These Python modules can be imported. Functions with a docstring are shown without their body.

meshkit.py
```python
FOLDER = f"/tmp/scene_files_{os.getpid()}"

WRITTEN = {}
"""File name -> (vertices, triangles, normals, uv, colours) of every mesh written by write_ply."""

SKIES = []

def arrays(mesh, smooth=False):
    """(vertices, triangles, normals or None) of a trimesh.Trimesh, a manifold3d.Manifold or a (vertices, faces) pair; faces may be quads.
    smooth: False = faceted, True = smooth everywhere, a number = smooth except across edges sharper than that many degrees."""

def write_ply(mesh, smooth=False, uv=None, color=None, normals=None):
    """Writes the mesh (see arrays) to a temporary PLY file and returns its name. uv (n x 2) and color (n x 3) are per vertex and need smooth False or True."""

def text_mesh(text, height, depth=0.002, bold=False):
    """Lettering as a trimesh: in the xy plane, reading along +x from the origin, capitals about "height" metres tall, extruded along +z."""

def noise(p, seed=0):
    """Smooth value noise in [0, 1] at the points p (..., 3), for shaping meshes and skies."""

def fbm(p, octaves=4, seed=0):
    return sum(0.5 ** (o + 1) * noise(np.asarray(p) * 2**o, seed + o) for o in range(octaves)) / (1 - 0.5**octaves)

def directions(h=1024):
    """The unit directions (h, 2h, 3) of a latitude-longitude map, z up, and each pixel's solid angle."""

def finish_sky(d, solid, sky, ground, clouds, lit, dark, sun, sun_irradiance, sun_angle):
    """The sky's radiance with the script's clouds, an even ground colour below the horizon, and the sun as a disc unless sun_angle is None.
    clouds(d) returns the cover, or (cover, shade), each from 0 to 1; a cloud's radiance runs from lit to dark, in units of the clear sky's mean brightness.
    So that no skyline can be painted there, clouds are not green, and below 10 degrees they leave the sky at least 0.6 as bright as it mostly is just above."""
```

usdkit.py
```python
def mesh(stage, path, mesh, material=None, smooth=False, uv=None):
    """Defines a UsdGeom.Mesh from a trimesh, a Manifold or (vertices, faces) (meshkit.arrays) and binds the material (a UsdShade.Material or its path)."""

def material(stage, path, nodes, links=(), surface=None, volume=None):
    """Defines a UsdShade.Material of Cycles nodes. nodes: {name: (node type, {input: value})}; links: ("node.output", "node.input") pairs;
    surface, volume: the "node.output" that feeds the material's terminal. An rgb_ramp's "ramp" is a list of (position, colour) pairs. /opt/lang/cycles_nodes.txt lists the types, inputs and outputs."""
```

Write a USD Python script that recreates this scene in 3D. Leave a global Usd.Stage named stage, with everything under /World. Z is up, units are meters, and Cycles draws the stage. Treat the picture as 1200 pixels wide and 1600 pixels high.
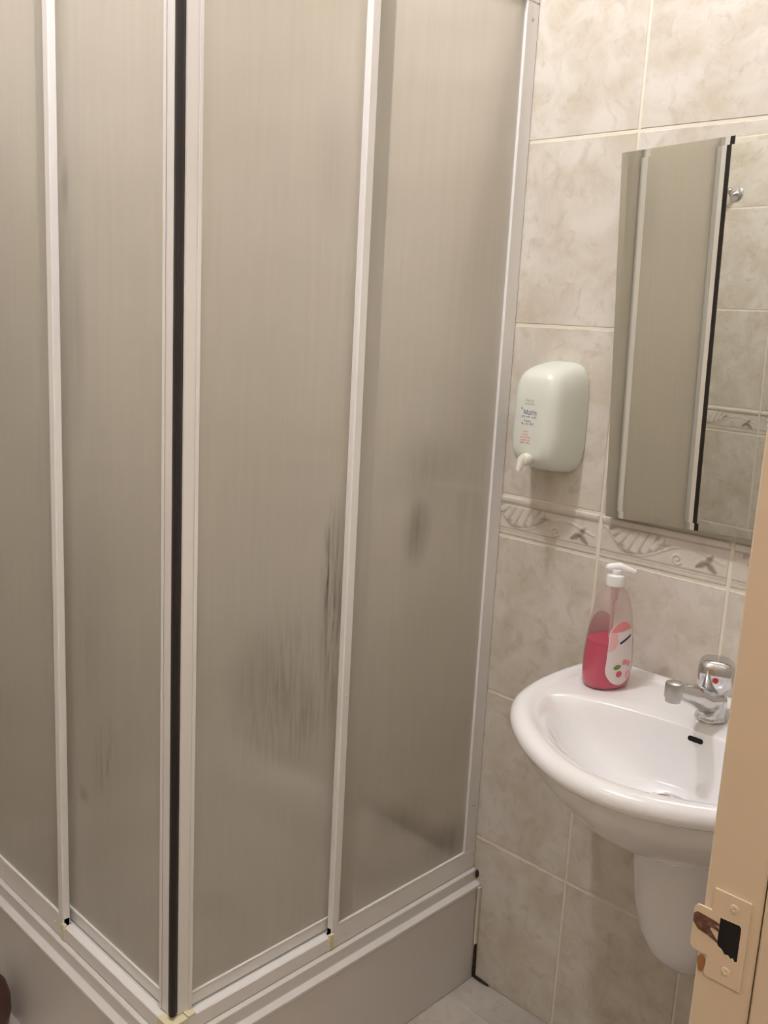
import math
import numpy as np
import trimesh
import manifold3d as m3
import meshkit
import usdkit
from pxr import Usd, UsdGeom, UsdLux, Gf, Sdf

stage = Usd.Stage.CreateInMemory()
UsdGeom.SetStageUpAxis(stage, UsdGeom.Tokens.z)
UsdGeom.SetStageMetersPerUnit(stage, 1.0)
world = UsdGeom.Xform.Define(stage, '/World')
UsdGeom.Scope.Define(stage, '/World/Looks')
PI = math.pi

# ------------------------------------------------------------------ camera
cam = UsdGeom.Camera.Define(stage, '/World/camera')
_R = [(0.71392996, -0.67805648, -0.17476675), (0.69836243, 0.70765818, 0.10728384), (0.05093062, -0.19864367, 0.97874755)]
_C = (1.13252376, -1.52223293, 1.41372904)
_m = Gf.Matrix4d(1.0)
for r, (k, s) in enumerate(((0, 1), (2, 1), (1, -1))):          # rows: right, up, back
    for c in range(3):
        _m[r, c] = s * _R[c][k]
for c in range(3):
    _m[3, c] = _C[c]
cam.AddTransformOp().Set(_m)
cam.CreateHorizontalApertureAttr(36.0)
cam.CreateVerticalApertureAttr(48.0)
cam.CreateFocalLengthAttr(1492.494 / 1200 * 36.0)
cam.CreateClippingRangeAttr(Gf.Vec2f(0.02, 50))
cam.CreateExposureAttr(0.54)

# ------------------------------------------------------------------ light levels
LAMP_POS, LAMP_POWER, LAMP_COLOR = (0.09, -0.92, 2.62), 24.0, (0.97, 0.972, 1.03)
HALL_POS, HALL_POWER, HALL_COLOR = (1.75, -1.75, 2.45), 17.0, (1.0, 0.90, 0.78)


# ------------------------------------------------------------------ helpers
_used = {}
_origin = {}


def fresh(parent, name):
    key = (str(parent), name)
    n = _used.get(key, 0)
    _used[key] = n + 1
    return f'{parent}/{name}' if n == 0 else f'{parent}/{name}_{n:03d}'


def tag(p, label=None, cat=None, group=None, kind=None):
    p = p.GetPrim() if hasattr(p, 'GetPrim') else p
    for k, v in (('label', label), ('category', cat), ('group', group), ('kind', kind)):
        if v:
            p.SetCustomDataByKey(k, v)
    return p


def path_of(parent):
    if parent is None:
        return '/World'
    return str(parent.GetPath()) if hasattr(parent, 'GetPath') else str(parent)


def thing(name, loc=(0, 0, 0), label=None, cat=None, kind=None, group=None):
    x = UsdGeom.Xform.Define(stage, fresh('/World', name))
    if any(loc):
        x.AddTranslateOp().Set(Gf.Vec3d(*loc))
    tag(x, label, cat, group, kind)
    _origin[str(x.GetPath())] = np.array(loc, float)
    return x.GetPrim()


def origin(prim):
    """Where the thing that holds this prim stands."""
    return _origin.get('/'.join(str(prim.GetPath()).split('/')[:3]), np.zeros(3))


def obj(name, mesh, mat, parent=None, smooth=False, label=None, cat=None, kind=None, colors=None):
    """One Mesh prim; the given mesh is in world coordinates."""
    v, f, n = meshkit.arrays(mesh, smooth)
    if parent is not None:
        v = v - origin(parent)
    path = fresh(path_of(parent), name)
    m = UsdGeom.Mesh.Define(stage, path)
    from pxr import Vt, UsdShade
    m.CreatePointsAttr(Vt.Vec3fArray.FromNumpy(v.astype(np.float32)))
    m.CreateFaceVertexCountsAttr(Vt.IntArray.FromNumpy(np.full(len(f), 3, np.int32)))
    m.CreateFaceVertexIndicesAttr(Vt.IntArray.FromNumpy(f.astype(np.int32).ravel()))
    m.CreateSubdivisionSchemeAttr('none')
    if n is not None:
        m.CreateNormalsAttr(Vt.Vec3fArray.FromNumpy(n.astype(np.float32)))
        m.SetNormalsInterpolation('vertex')
    if colors is not None:
        UsdGeom.PrimvarsAPI(m).CreatePrimvar('tint', Sdf.ValueTypeNames.Color3fArray, 'vertex').Set(
            Vt.Vec3fArray.FromNumpy(np.asarray(colors, np.float32)))
    UsdShade.MaterialBindingAPI.Apply(m.GetPrim()).Bind(UsdShade.Material.Get(stage, mat))
    tag(m, label, cat, None, kind)
    return m.GetPrim()


def box(x0, x1, y0, y1, z0, z1):
    m = trimesh.creation.box((x1 - x0, y1 - y0, z1 - z0))
    m.apply_translation(((x0 + x1) / 2, (y0 + y1) / 2, (z0 + z1) / 2))
    return m


def bbox(x0, x1, y0, y1, z0, z1, r=0.002):
    """Box with chamfered edges."""
    c = np.array([(x0 + x1) / 2, (y0 + y1) / 2, (z0 + z1) / 2])
    h = np.array([x1 - x0, y1 - y0, z1 - z0]) / 2
    r = min(r, 0.45 * h.min() * 2)
    pts = []
    for sx in (-1, 1):
        for sy in (-1, 1):
            for sz in (-1, 1):
                s = np.array([sx, sy, sz])
                for k in range(3):
                    q = h - r
                    q[k] = h[k]
                    pts.append(c + s * q)
    return trimesh.Trimesh(np.array(pts)).convex_hull


def cyl(p0, p1, r0, r1=None, n=32):
    r1 = r0 if r1 is None else r1
    p0, p1 = np.array(p0, float), np.array(p1, float)
    d = p1 - p0
    L = np.linalg.norm(d)
    m = trimesh.creation.revolve(np.array([[0, 0], [r0, 0], [r1, L], [0, L]]), sections=n)
    m.apply_transform(trimesh.geometry.align_vectors([0, 0, 1], d / L))
    m.apply_translation(p0)
    return m


def lathe(profile, at=(0, 0, 0), axis=(0, 0, 1), n=40):
    m = trimesh.creation.revolve(np.array(profile, float), sections=n)
    a = np.array(axis, float)
    m.apply_transform(trimesh.geometry.align_vectors([0, 0, 1], a / np.linalg.norm(a)))
    m.apply_translation(at)
    return m


def cat(*ms):
    return trimesh.util.concatenate([x for x in ms])


def loft(rings, cap0=True, cap1=True):
    """rings: list of (N,3) arrays of the same length, closed loops."""
    n = len(rings[0])
    v = np.vstack(rings)
    f = []
    for i in range(len(rings) - 1):
        a, b = i * n, (i + 1) * n
        for j in range(n):
            k = (j + 1) % n
            f += [[a + j, a + k, b + k], [a + j, b + k, b + j]]
    extra = []
    for flag, base, flip in ((cap0, 0, True), (cap1, (len(rings) - 1) * n, False)):
        if flag:
            c = len(v) + len(extra)
            extra.append(v[base:base + n].mean(0))
            for j in range(n):
                k = (j + 1) % n
                f.append([base + k, base + j, c] if flip else [base + j, base + k, c])
    if extra:
        v = np.vstack([v, extra])
    return trimesh.Trimesh(v, np.array(f), process=False)


def prism_y(poly_xz, y0, y1):
    """Extrude a polygon of (x, z) points along y."""
    from shapely.geometry import Polygon
    m = trimesh.creation.extrude_polygon(Polygon(poly_xz), abs(y1 - y0), engine='earcut')
    v = m.vertices.copy()
    m.vertices = np.column_stack([v[:, 0], -v[:, 2] + max(y0, y1), v[:, 1]])
    return m


def swap_xy(mesh):
    """Mirror a mesh in the shower's diagonal plane, x' = -(y + D), y' = -D - x (the cabin's other face)."""
    m = mesh.copy()
    v = m.vertices.copy()
    m.vertices = np.column_stack([-(v[:, 1] + D), -D - v[:, 0], v[:, 2]])
    m.faces = m.faces[:, ::-1]
    return m


# ------------------------------------------------------------------ materials
def M(name, nodes, links=(), surface=None):
    usdkit.material(stage, '/World/Looks/' + name, nodes, links, surface)
    return '/World/Looks/' + name


def plain(name, color, rough=0.5, bump=0.0, bscale=200, **kw):
    nodes = {'p': ('principled_bsdf', dict(base_color=color, roughness=rough, **kw))}
    links = []
    if bump:
        nodes['g'] = ('geometry', {})
        nodes['n'] = ('noise_texture', {'scale': bscale, 'detail': 3})
        nodes['b'] = ('bump', {'strength': bump, 'distance': 0.001})
        links = [('g.position', 'n.vector'), ('n.fac', 'b.height'), ('b.normal', 'p.normal')]
    return M(name, nodes, links, 'p.BSDF')


def tile_material(name, light, mid, dark, scale=9.0, rough=0.32, use_tint=False):
    nodes = {
        'g': ('geometry', {}), 'o': ('object_info', {}),
        'cx': ('combine_xyz', {'x': 0.0, 'y': 0.0, 'z': 0.0}),
        'm1': ('math', {'math_type': 'multiply', 'value2': 37.0}),
        'add': ('mix', {'mix_type': 'add', 'fac': 1.0}),
        'n1': ('noise_texture', {'scale': scale, 'detail': 6, 'roughness': 0.58, 'distortion': 0.5}),
        'n2': ('noise_texture', {'scale': scale * 2.6, 'detail': 5, 'roughness': 0.62, 'distortion': 0.8}),
        'r1': ('rgb_ramp', {'ramp': [(0.32, mid), (0.62, light)]}),
        'r2': ('rgb_ramp', {'ramp': [(0.52, (0, 0, 0)), (0.76, (0.6, 0.6, 0.6))]}),
        'mx': ('mix', {'mix_type': 'mix', 'color2': dark}),
        'n3': ('noise_texture', {'scale': 140, 'detail': 2}),
        'b': ('bump', {'strength': 0.12, 'distance': 0.001}),
        'p': ('principled_bsdf', {'roughness': rough}),
    }
    links = [('o.random', 'm1.value1'), ('m1.value', 'cx.x'), ('m1.value', 'cx.z'), ('g.position', 'add.color1'), ('cx.vector', 'add.color2'),
             ('add.color', 'n1.vector'), ('add.color', 'n2.vector'), ('n1.fac', 'r1.fac'), ('n2.fac', 'r2.fac'),
             ('r1.color', 'mx.color1'), ('r2.color', 'mx.fac'), ('add.color', 'n3.vector'), ('n3.fac', 'b.height'), ('b.normal', 'p.normal')]
    if use_tint:
        nodes['at'] = ('attribute', {'attribute': 'tint'})
        nodes['mt'] = ('mix', {'mix_type': 'multiply', 'fac': 1.0})
        links += [('mx.color', 'mt.color1'), ('at.color', 'mt.color2'), ('mt.color', 'p.base_color')]
    else:
        links.append(('mx.color', 'p.base_color'))
    return M(name, nodes, links, 'p.BSDF')


WALL_TILE = tile_material('wall_tile', (0.72, 0.672, 0.605), (0.585, 0.52, 0.418), (0.45, 0.38, 0.285), scale=11)
BORDER_TILE = tile_material('border_tile', (0.72, 0.67, 0.60), (0.66, 0.60, 0.51), (0.56, 0.49, 0.40), use_tint=True)
FLOOR_TILE = tile_material('floor_tile', (0.56, 0.51, 0.45), (0.46, 0.41, 0.355), (0.37, 0.32, 0.275), scale=12)
GROUT_FLOOR = plain('grout_floor', (0.55, 0.51, 0.46), 0.9)
GROUT = plain('grout', (0.80, 0.74, 0.62), 0.9)
CEIL = plain('ceiling_paint', (0.80, 0.78, 0.74), 0.9)
HALL_PAINT = plain('hall_paint', (0.72, 0.62, 0.50), 0.9)
DOOR_PAINT = plain('door_paint', (0.70, 0.575, 0.44), 0.45, bump=0.25, bscale=90)
ALU = plain('white_aluminium', (0.84, 0.825, 0.815), 0.30, specular_ior_level=0.6)
RUBBER = plain('black_rubber', (0.019, 0.013, 0.014), 0.6)
ACRYLIC = plain('white_acrylic', (0.70, 0.67, 0.645), 0.30, bump=0.06, bscale=300)
YELLOWED = plain('yellowed_plastic', (0.78, 0.71, 0.49), 0.4)
MOULD = plain('mould', (0.03, 0.02, 0.016), 0.8)
SEALANT = plain('sealant', (0.74, 0.68, 0.57), 0.5)
CERAMIC = plain('ceramic', (0.89, 0.875, 0.875), 0.09, coat_weight=0.4, coat_roughness=0.03)
CHROME = plain('chrome', (0.66, 0.66, 0.67), 0.13, metallic=1.0)
STEEL = plain('dull_steel', (0.55, 0.54, 0.52), 0.35, metallic=1.0)
MIRROR = plain('mirror_silver', (0.82, 0.835, 0.79), 0.012, metallic=1.0)
MIRROR_EDGE = plain('mirror_edge', (0.30, 0.33, 0.29), 0.2)
CASE = plain('dispenser_plastic', (0.74, 0.765, 0.69), 0.33)
NOZZLE = plain('nozzle_plastic', (0.80, 0.77, 0.68), 0.4)
INK_GREY = plain('ink_grey', (0.42, 0.43, 0.40), 0.6)
INK_NAVY = plain('ink_navy', (0.15, 0.15, 0.27), 0.6)
INK_RED = plain('ink_red', (0.72, 0.25, 0.22), 0.6)
RED = plain('red_dot', (0.55, 0.02, 0.02), 0.35)
DARK = plain('dark_hole', (0.008, 0.007, 0.007), 0.9)
RUST = M('rust', {'g': ('geometry', {}), 'n': ('noise_texture', {'scale': 260, 'detail': 4}),
                  'r': ('rgb_ramp', {'ramp': [(0.35, (0.085, 0.032, 0.022)), (0.66, (0.20, 0.10, 0.075))]}),
                  'p': ('principled_bsdf', {'roughness': 0.7})},
         [('g.position', 'n.vector'), ('n.fac', 'r.fac'), ('r.color', 'p.base_color')], 'p.BSDF')
WOOD_CHIP = plain('bare_wood', (0.36, 0.155, 0.065), 0.75)
PUMP = plain('pump_plastic', (0.88, 0.87, 0.86), 0.3)
MAROON = plain('maroon_plastic', (0.085, 0.035, 0.032), 0.35)
LABEL_WHITE = plain('label_white', (0.80, 0.70, 0.68), 0.4)
LABEL_PINK = plain('label_pink', (0.80, 0.27, 0.29), 0.4)
LABEL_BLUSH = plain('label_blush', (0.82, 0.46, 0.46), 0.4)
LABEL_NAVY = plain('label_navy', (0.03, 0.02, 0.11), 0.4)
LABEL_GREEN = plain('label_green', (0.16, 0.28, 0.05), 0.4)
LABEL_ROSE = plain('label_rose', (0.66, 0.10, 0.15), 0.4)
LIQUID = M('pink_soap', {'p': ('principled_bsdf', {'base_color': (0.86, 0.025, 0.15), 'roughness': 0.08, 'transmission_weight': 0.35, 'ior': 1.34})}, [], 'p.BSDF')
CLEAR = M('clear_plastic', {
    't': ('transparent_bsdf', {'color': (0.955, 0.91, 0.905)}), 'gl': ('glossy_bsdf', {'color': (1, 1, 1), 'roughness': 0.06}),
    'd': ('diffuse_bsdf', {'color': (0.80, 0.70, 0.68)}),
    'fr': ('layer_weight', {'blend': 0.5}), 'pw': ('math', {'math_type': 'power', 'value2': 3.0}), 'ma': ('math', {'math_type': 'multiply_add', 'value2': 0.55, 'value3': 0.035}),
    'm0': ('mix_closure', {'fac': 0.10}), 'm': ('mix_closure', {})},
    [('t.BSDF', 'm0.closure1'), ('d.BSDF', 'm0.closure2'), ('fr.facing', 'pw.value1'), ('pw.value', 'ma.value1'), ('ma.value', 'm.fac'), ('m0.closure', 'm.closure1'), ('gl.BSDF', 'm.closure2')], 'm.closure')


def frosted(name, blobs, tone):
    """Ribbed, frosted acrylic with limescale and mildew streaks (blobs: centre, radii, strength, streakiness)."""
    nodes = {
        'g': ('geometry', {}),
        'mp': ('mapping', {'scale': (420.0, 420.0, 9.0)}),
        'rib': ('noise_texture', {'scale': 1.0, 'detail': 3}),
        'bp': ('bump', {'strength': 0.32, 'distance': 0.0012}),
        'mp2': ('mapping', {'scale': (90.0, 90.0, 4.0)}),
        'st': ('noise_texture', {'scale': 1.0, 'detail': 4, 'roughness': 0.65}),
        'mp3': ('mapping', {'scale': (150.0, 150.0, 12.0)}),
        'st2': ('noise_texture', {'scale': 1.0, 'detail': 3, 'roughness': 0.6}),
        'streak': ('rgb_ramp', {'ramp': [(0.44, (0, 0, 0)), (0.62, (1, 1, 1))]}),
        'rag': ('rgb_ramp', {'ramp': [(0.36, (0.1, 0.1, 0.1)), (0.62, (1, 1, 1))]}),
        'film': ('rgb_ramp', {'ramp': [(0.3, tuple(t * 0.955 for t in tone)), (0.7, tone)]}),
    }
    links = [('g.position', 'mp.vector'), ('mp.vector', 'rib.vector'), ('rib.fac', 'bp.height'),
             ('g.position', 'mp2.vector'), ('mp2.vector', 'st.vector'), ('st.fac', 'rag.fac'), ('st.fac', 'film.fac'),
             ('g.position', 'mp3.vector'), ('mp3.vector', 'st2.vector'), ('st2.fac', 'streak.fac')]
    prev = None
    for i, (c, r, s, sharp) in enumerate(blobs):
        nodes[f'bm{i}'] = ('mapping', {'scale': tuple(1 / q for q in r), 'location': tuple(-a / q for a, q in zip(c, r))})
        nodes[f'bg{i}'] = ('gradient_texture', {'gradient_type': 'spherical'})
        nodes[f'bx{i}'] = ('math', {'math_type': 'multiply'})
        nodes[f'by{i}'] = ('math', {'math_type': 'multiply', 'value2': 0.55 * s, 'use_clamp': True})
        links += [('g.position', f'bm{i}.vector'), (f'bm{i}.vector', f'bg{i}.vector'), (f'bg{i}.fac', f'bx{i}.value1'),
                  ('streak.color' if sharp else 'rag.color', f'bx{i}.value2'), (f'bx{i}.value', f'by{i}.value1')]
        if prev is None:
            prev = f'by{i}.value'
        else:
            nodes[f'bs{i}'] = ('math', {'math_type': 'maximum'})
            links += [(prev, f'bs{i}.value1'), (f'by{i}.value', f'bs{i}.value2')]
            prev = f'bs{i}.value'
    nodes.update({
        'dirt': ('mix', {'mix_type': 'mix', 'color2': (0.105, 0.095, 0.085)}),
        're': ('refraction_bsdf', {'distribution': 'ggx', 'roughness': 0.26, 'IOR': 1.14}),
        'tr': ('translucent_bsdf', {}), 'df': ('diffuse_bsdf', {}),
        'gl': ('glossy_bsdf', {'color': (1, 1, 1), 'roughness': 0.30}),
        'tp': ('transparent_bsdf', {}), 'mt': ('mix_closure', {'fac': 0.35}),
        'fr': ('layer_weight', {'blend': 0.5}), 'pw': ('math', {'math_type': 'power', 'value2': 4.0}), 'sp': ('math', {'math_type': 'multiply_add', 'value2': 0.7, 'value3': 0.03}),
        'ma': ('mix_closure', {'fac': 0.14}), 'mb': ('mix_closure', {'fac': 0.17}), 'mc': ('mix_closure', {}),
    })
    links += [('film.color', 'dirt.color1'), (prev, 'dirt.fac'),
              ('dirt.color', 're.color'), ('dirt.color', 'tr.color'), ('dirt.color', 'df.color'),
              ('bp.normal', 'gl.normal'), ('bp.normal', 'df.normal'),
              ('dirt.color', 'tp.color'), ('re.BSDF', 'mt.closure1'), ('tp.BSDF', 'mt.closure2'), ('mt.closure', 'ma.closure1'), ('tr.BSDF', 'ma.closure2'),
              ('ma.closure', 'mb.closure1'), ('df.BSDF', 'mb.closure2'),
              ('fr.facing', 'pw.value1'), ('pw.value', 'sp.value1'), ('sp.value', 'mc.fac'), ('mb.closure', 'mc.closure1'), ('gl.BSDF', 'mc.closure2')]
    return M(name, nodes, links, 'mc.closure')


GLASS_TONE = (0.94, 0.925, 0.89)
FROST_R = frosted('frosted_acrylic', [
    ((-.02, -.446, .985), (.05, .020, .150), 1.35, True), ((-.02, -.432, .90), (.05, .034, .24), 1.0, True),
    ((-.02, -.555, .80), (.05, .110, .16), 0.50, True), ((-.02, -.495, .74), (.05, .07, .11), 0.50, True), ((-.02, -.600, .83), (.05, .07, .09), 0.35, False),
    ((-.02, -.245, 1.035), (.05, .045, .085), 0.95, False), ((-.02, -.235, 1.15), (.05, .13, .075), 0.42, False),
    ((-.02, -.07, .350), (.05, .15, .06), 0.65, False), ((-.02, -.235, .46), (.05, .12, .06), 0.4, False),
    ((-.02, -.12, 1.06), (.05, .02, .10), 0.3, True), ((-.02, -.47, 1.65), (.05, .05, .14), 0.22, False)], GLASS_TONE)
FROST_L = frosted('frosted_acrylic_side', [
    ((-.343, -.751, 1.593), (.016, .05, .055), 0.55, False), ((-.320, -.751, 1.38), (.045, .05, .24), 0.42, False),
    ((-.232, -.751, .655), (.050, .05, .11), 0.55, True), ((-.307, -.751, .56), (.022, .05, .02), 0.6, False),
    ((-.279, -.751, .87), (.10, .05, .26), 0.30, False)], GLASS_TONE)

# ------------------------------------------------------------------ dimensions
TH, TW, BH = 0.333, 0.253, 0.083          # tile pitch, border pitch
J = 0.0045                                # joint width
J1 = 0.2272                               # a vertical joint on the back wall
XL, XR, YF, H = -0.80, 0.87, -1.695, 2.75  # room
D = 0.771                                 # cabin depth
ROWS = [(0, TH), (TH, 2 * TH), (2 * TH, 3 * TH), (3 * TH, 3 * TH + BH)]
z = 3 * TH + BH
while z < H - 0.02:
    ROWS.append((z, min(z + TH, H)))
    z += TH
BORDER_ROW = 3


# ------------------------------------------------------------------ structure
def seg_dist(u, v, pts):
    d = np.full(u.shape, 9.0)
    for (a, b), (c, e) in zip(pts[:-1], pts[1:]):
        L2 = (c - a) ** 2 + (e - b) ** 2
        t = np.clip(((u - a) * (c - a) + (v - b) * (e - b)) / L2, 0, 1)
        d = np.minimum(d, np.hypot(u - a - t * (c - a), v - b - t * (e - b)))
    return d


def spline(pts, n=40):
    from scipy.interpolate import CubicSpline
    p = np.array(pts, float)
    t = np.r_[0, np.cumsum(np.hypot(*np.diff(p, axis=0).T))]
    return CubicSpline(t, p)(np.linspace(0, t[-1], n))


def relief(u, v):
    """Border relief (mm in, mm out) and its painted glaze tint."""
    h = np.zeros_like(u)
    t = np.ones_like(u)
    bead = np.exp(-((v - 73) / 6.5) ** 4)
    h += 2.6 * bead
    brown = np.clip(np.exp(-((v - 63.5) / 1.8) ** 2), 0, 1) * 0.40
    for v0 in (9.5, 14.0):
        h -= 0.9 * np.exp(-((v - v0) / 0.9) ** 2)
        brown = np.maximum(brown, 0.36 * np.exp(-((v - v0) / 0.8) ** 2))
    # the long acanthus curve and the arch to its right
    curve = spline([(4, 60), (22, 46), (42, 26), (68, 19), (98, 24), (130, 40), (165, 52), (205, 46), (238, 36)], 60)
    dc = seg_dist(u, v, curve)
    h += 1.5 * np.exp(-(dc / 1.9) ** 2)
    cv = np.interp(u, curve[:, 0], curve[:, 1])
    inside = (v > cv + 2) & (v < 62) & (u > 14) & (u < 128)
    # fan of lobes above the curve
    lobe = np.zeros_like(u)
    for (a, b, c, e, w) in ((22, 50, 40, 60, 6.0), (34, 36, 54, 60, 7.5), (50, 27, 70, 60, 8.5), (70, 26, 86, 60, 8.5), (90, 30, 104, 58, 7.5), (106, 38, 122, 57, 6.0)):
        lobe = np.maximum(lobe, np.exp(-(seg_dist(u, v, [(a, b), (c, e)]) / w) ** 4))
    h += np.where(inside, 2.3 * lobe, 0)
    brown = np.maximum(brown, np.where(inside, 0.52 * (1 - lobe) ** 1.5, 0))
    spots = np.exp(-(np.hypot((u - 44) / 6, (v - 31) / 4)) ** 2) + np.exp(-(np.hypot((u - 60) / 11, (v - 21.5) / 2.2)) ** 2) + np.exp(-(np.hypot((u - 128) / 12, (v - 47) / 3)) ** 2)
    brown = np.maximum(brown, 0.5 * np.clip(spots, 0, 1))
    # small volute
    th = np.linspace(0.6, 8.2, 60)
    sp = np.column_stack([152 + (11 - th * 1.05) * np.cos(th), 29 - (11 - th * 1.05) * np.sin(th)])
    ds = seg_dist(u, v, sp)
    h += 1.3 * np.exp(-(ds / 1.5) ** 2)
    brown = np.maximum(brown, 0.28 * np.exp(-(seg_dist(u, v, sp + [2, -2]) / 1.2) ** 2))
    # three pointed leaf
    for (a, b, c, e) in ((207, 34, 190, 24), (207, 34, 217, 46), (208, 33, 224, 20)):
        s = np.clip(((u - a) * (c - a) + (v - b) * (e - b)) / ((c - a) ** 2 + (e - b) ** 2), 0, 1)
        dd = np.hypot(u - a - s * (c - a), v - b - s * (e - b))
        w = 6.2 * (1 - 0.9 * np.abs(s - 0.45))
        k = np.exp(-(dd / w) ** 4)
        h += 1.2 * k
        brown = np.maximum(brown, 0.55 * k)
    tint = 1 - brown[..., None] * np.array([0.95, 1.02, 1.10])
    return h, tint


def tile_mesh(frame, u0, u1, z0, z1):
    """A tile with eased edges; frame(u, d, z) -> world, d out of the wall."""
    b, T = 0.0016, 0.006
    P = []
    for (iu, iz) in ((u0, z0), (u1, z0), (u1, z1), (u0, z1)):
        P.append((iu, -T, iz))
    for (iu, iz) in ((u0, z0), (u1, z0), (u1, z1), (u0, z1)):
        P.append((iu, -b * 0.8, iz))
    for (iu, iz) in ((u0 + b, z0 + b), (u1 - b, z0 + b), (u1 - b, z1 - b), (u0 + b, z1 - b)):
        P.append((iu, 0.0, iz))
    v = np.array([frame(*p) for p in P])
    f = [[8, 9, 10], [8, 10, 11], [3, 2, 1], [3, 1, 0]]
    for a in (0, 4):
        for j in range(4):
            k = (j + 1) % 4
            f += [[a + j, a + k, a + 4 + k], [a + j, a + 4 + k, a + 4 + j]]
    m = trimesh.Trimesh(v, f, process=False)
    if m.volume < 0:
        m.faces = m.faces[:, ::-1]
    return m


def border_mesh(frame, u0, u1, uo, z0, z1, nu):
    nv = 46 if nu > 60 else 16
    uu = np.linspace(u0, u1, max(4, int(nu * (u1 - u0) / 0.25) + 1))
    zz = np.linspace(z0, z1, nv)
    U, Z = np.meshgrid(uu, zz, indexing='ij')
    h, tint = relief((U - uo) * 1000 - 2, (Z - z0) * 1000)
    d = h * 0.001
    edge = np.minimum(np.minimum(U - u0, u1 - U), np.minimum(Z - z0, z1 - Z))
    d = np.where(edge < 1e-6, -0.003, d)
    v = np.array([frame(a, b, c) for a, b, c in zip(U.ravel(), d.ravel(), Z.ravel())])
    n1, n2 = U.shape
    i, j = np.meshgrid(np.arange(n1 - 1), np.arange(n2 - 1), indexing='ij')
    q = np.stack([i * n2 + j, (i + 1) * n2 + j, (i + 1) * n2 + j + 1, i * n2 + j + 1], -1).reshape(-1, 4)
    f = np.vstack([q[:, [0, 1, 2]], q[:, [0, 2, 3]]])
    m = trimesh.Trimesh(v, f, process=False)
    want = np.array(frame(0, 1, 0)) - np.array(frame(0, 0, 0))
    if (m.face_normals.mean(0) @ want) < 0:
        m.faces = m.faces[:, ::-1]
    return m, tint.reshape(-1, 3)


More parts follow.
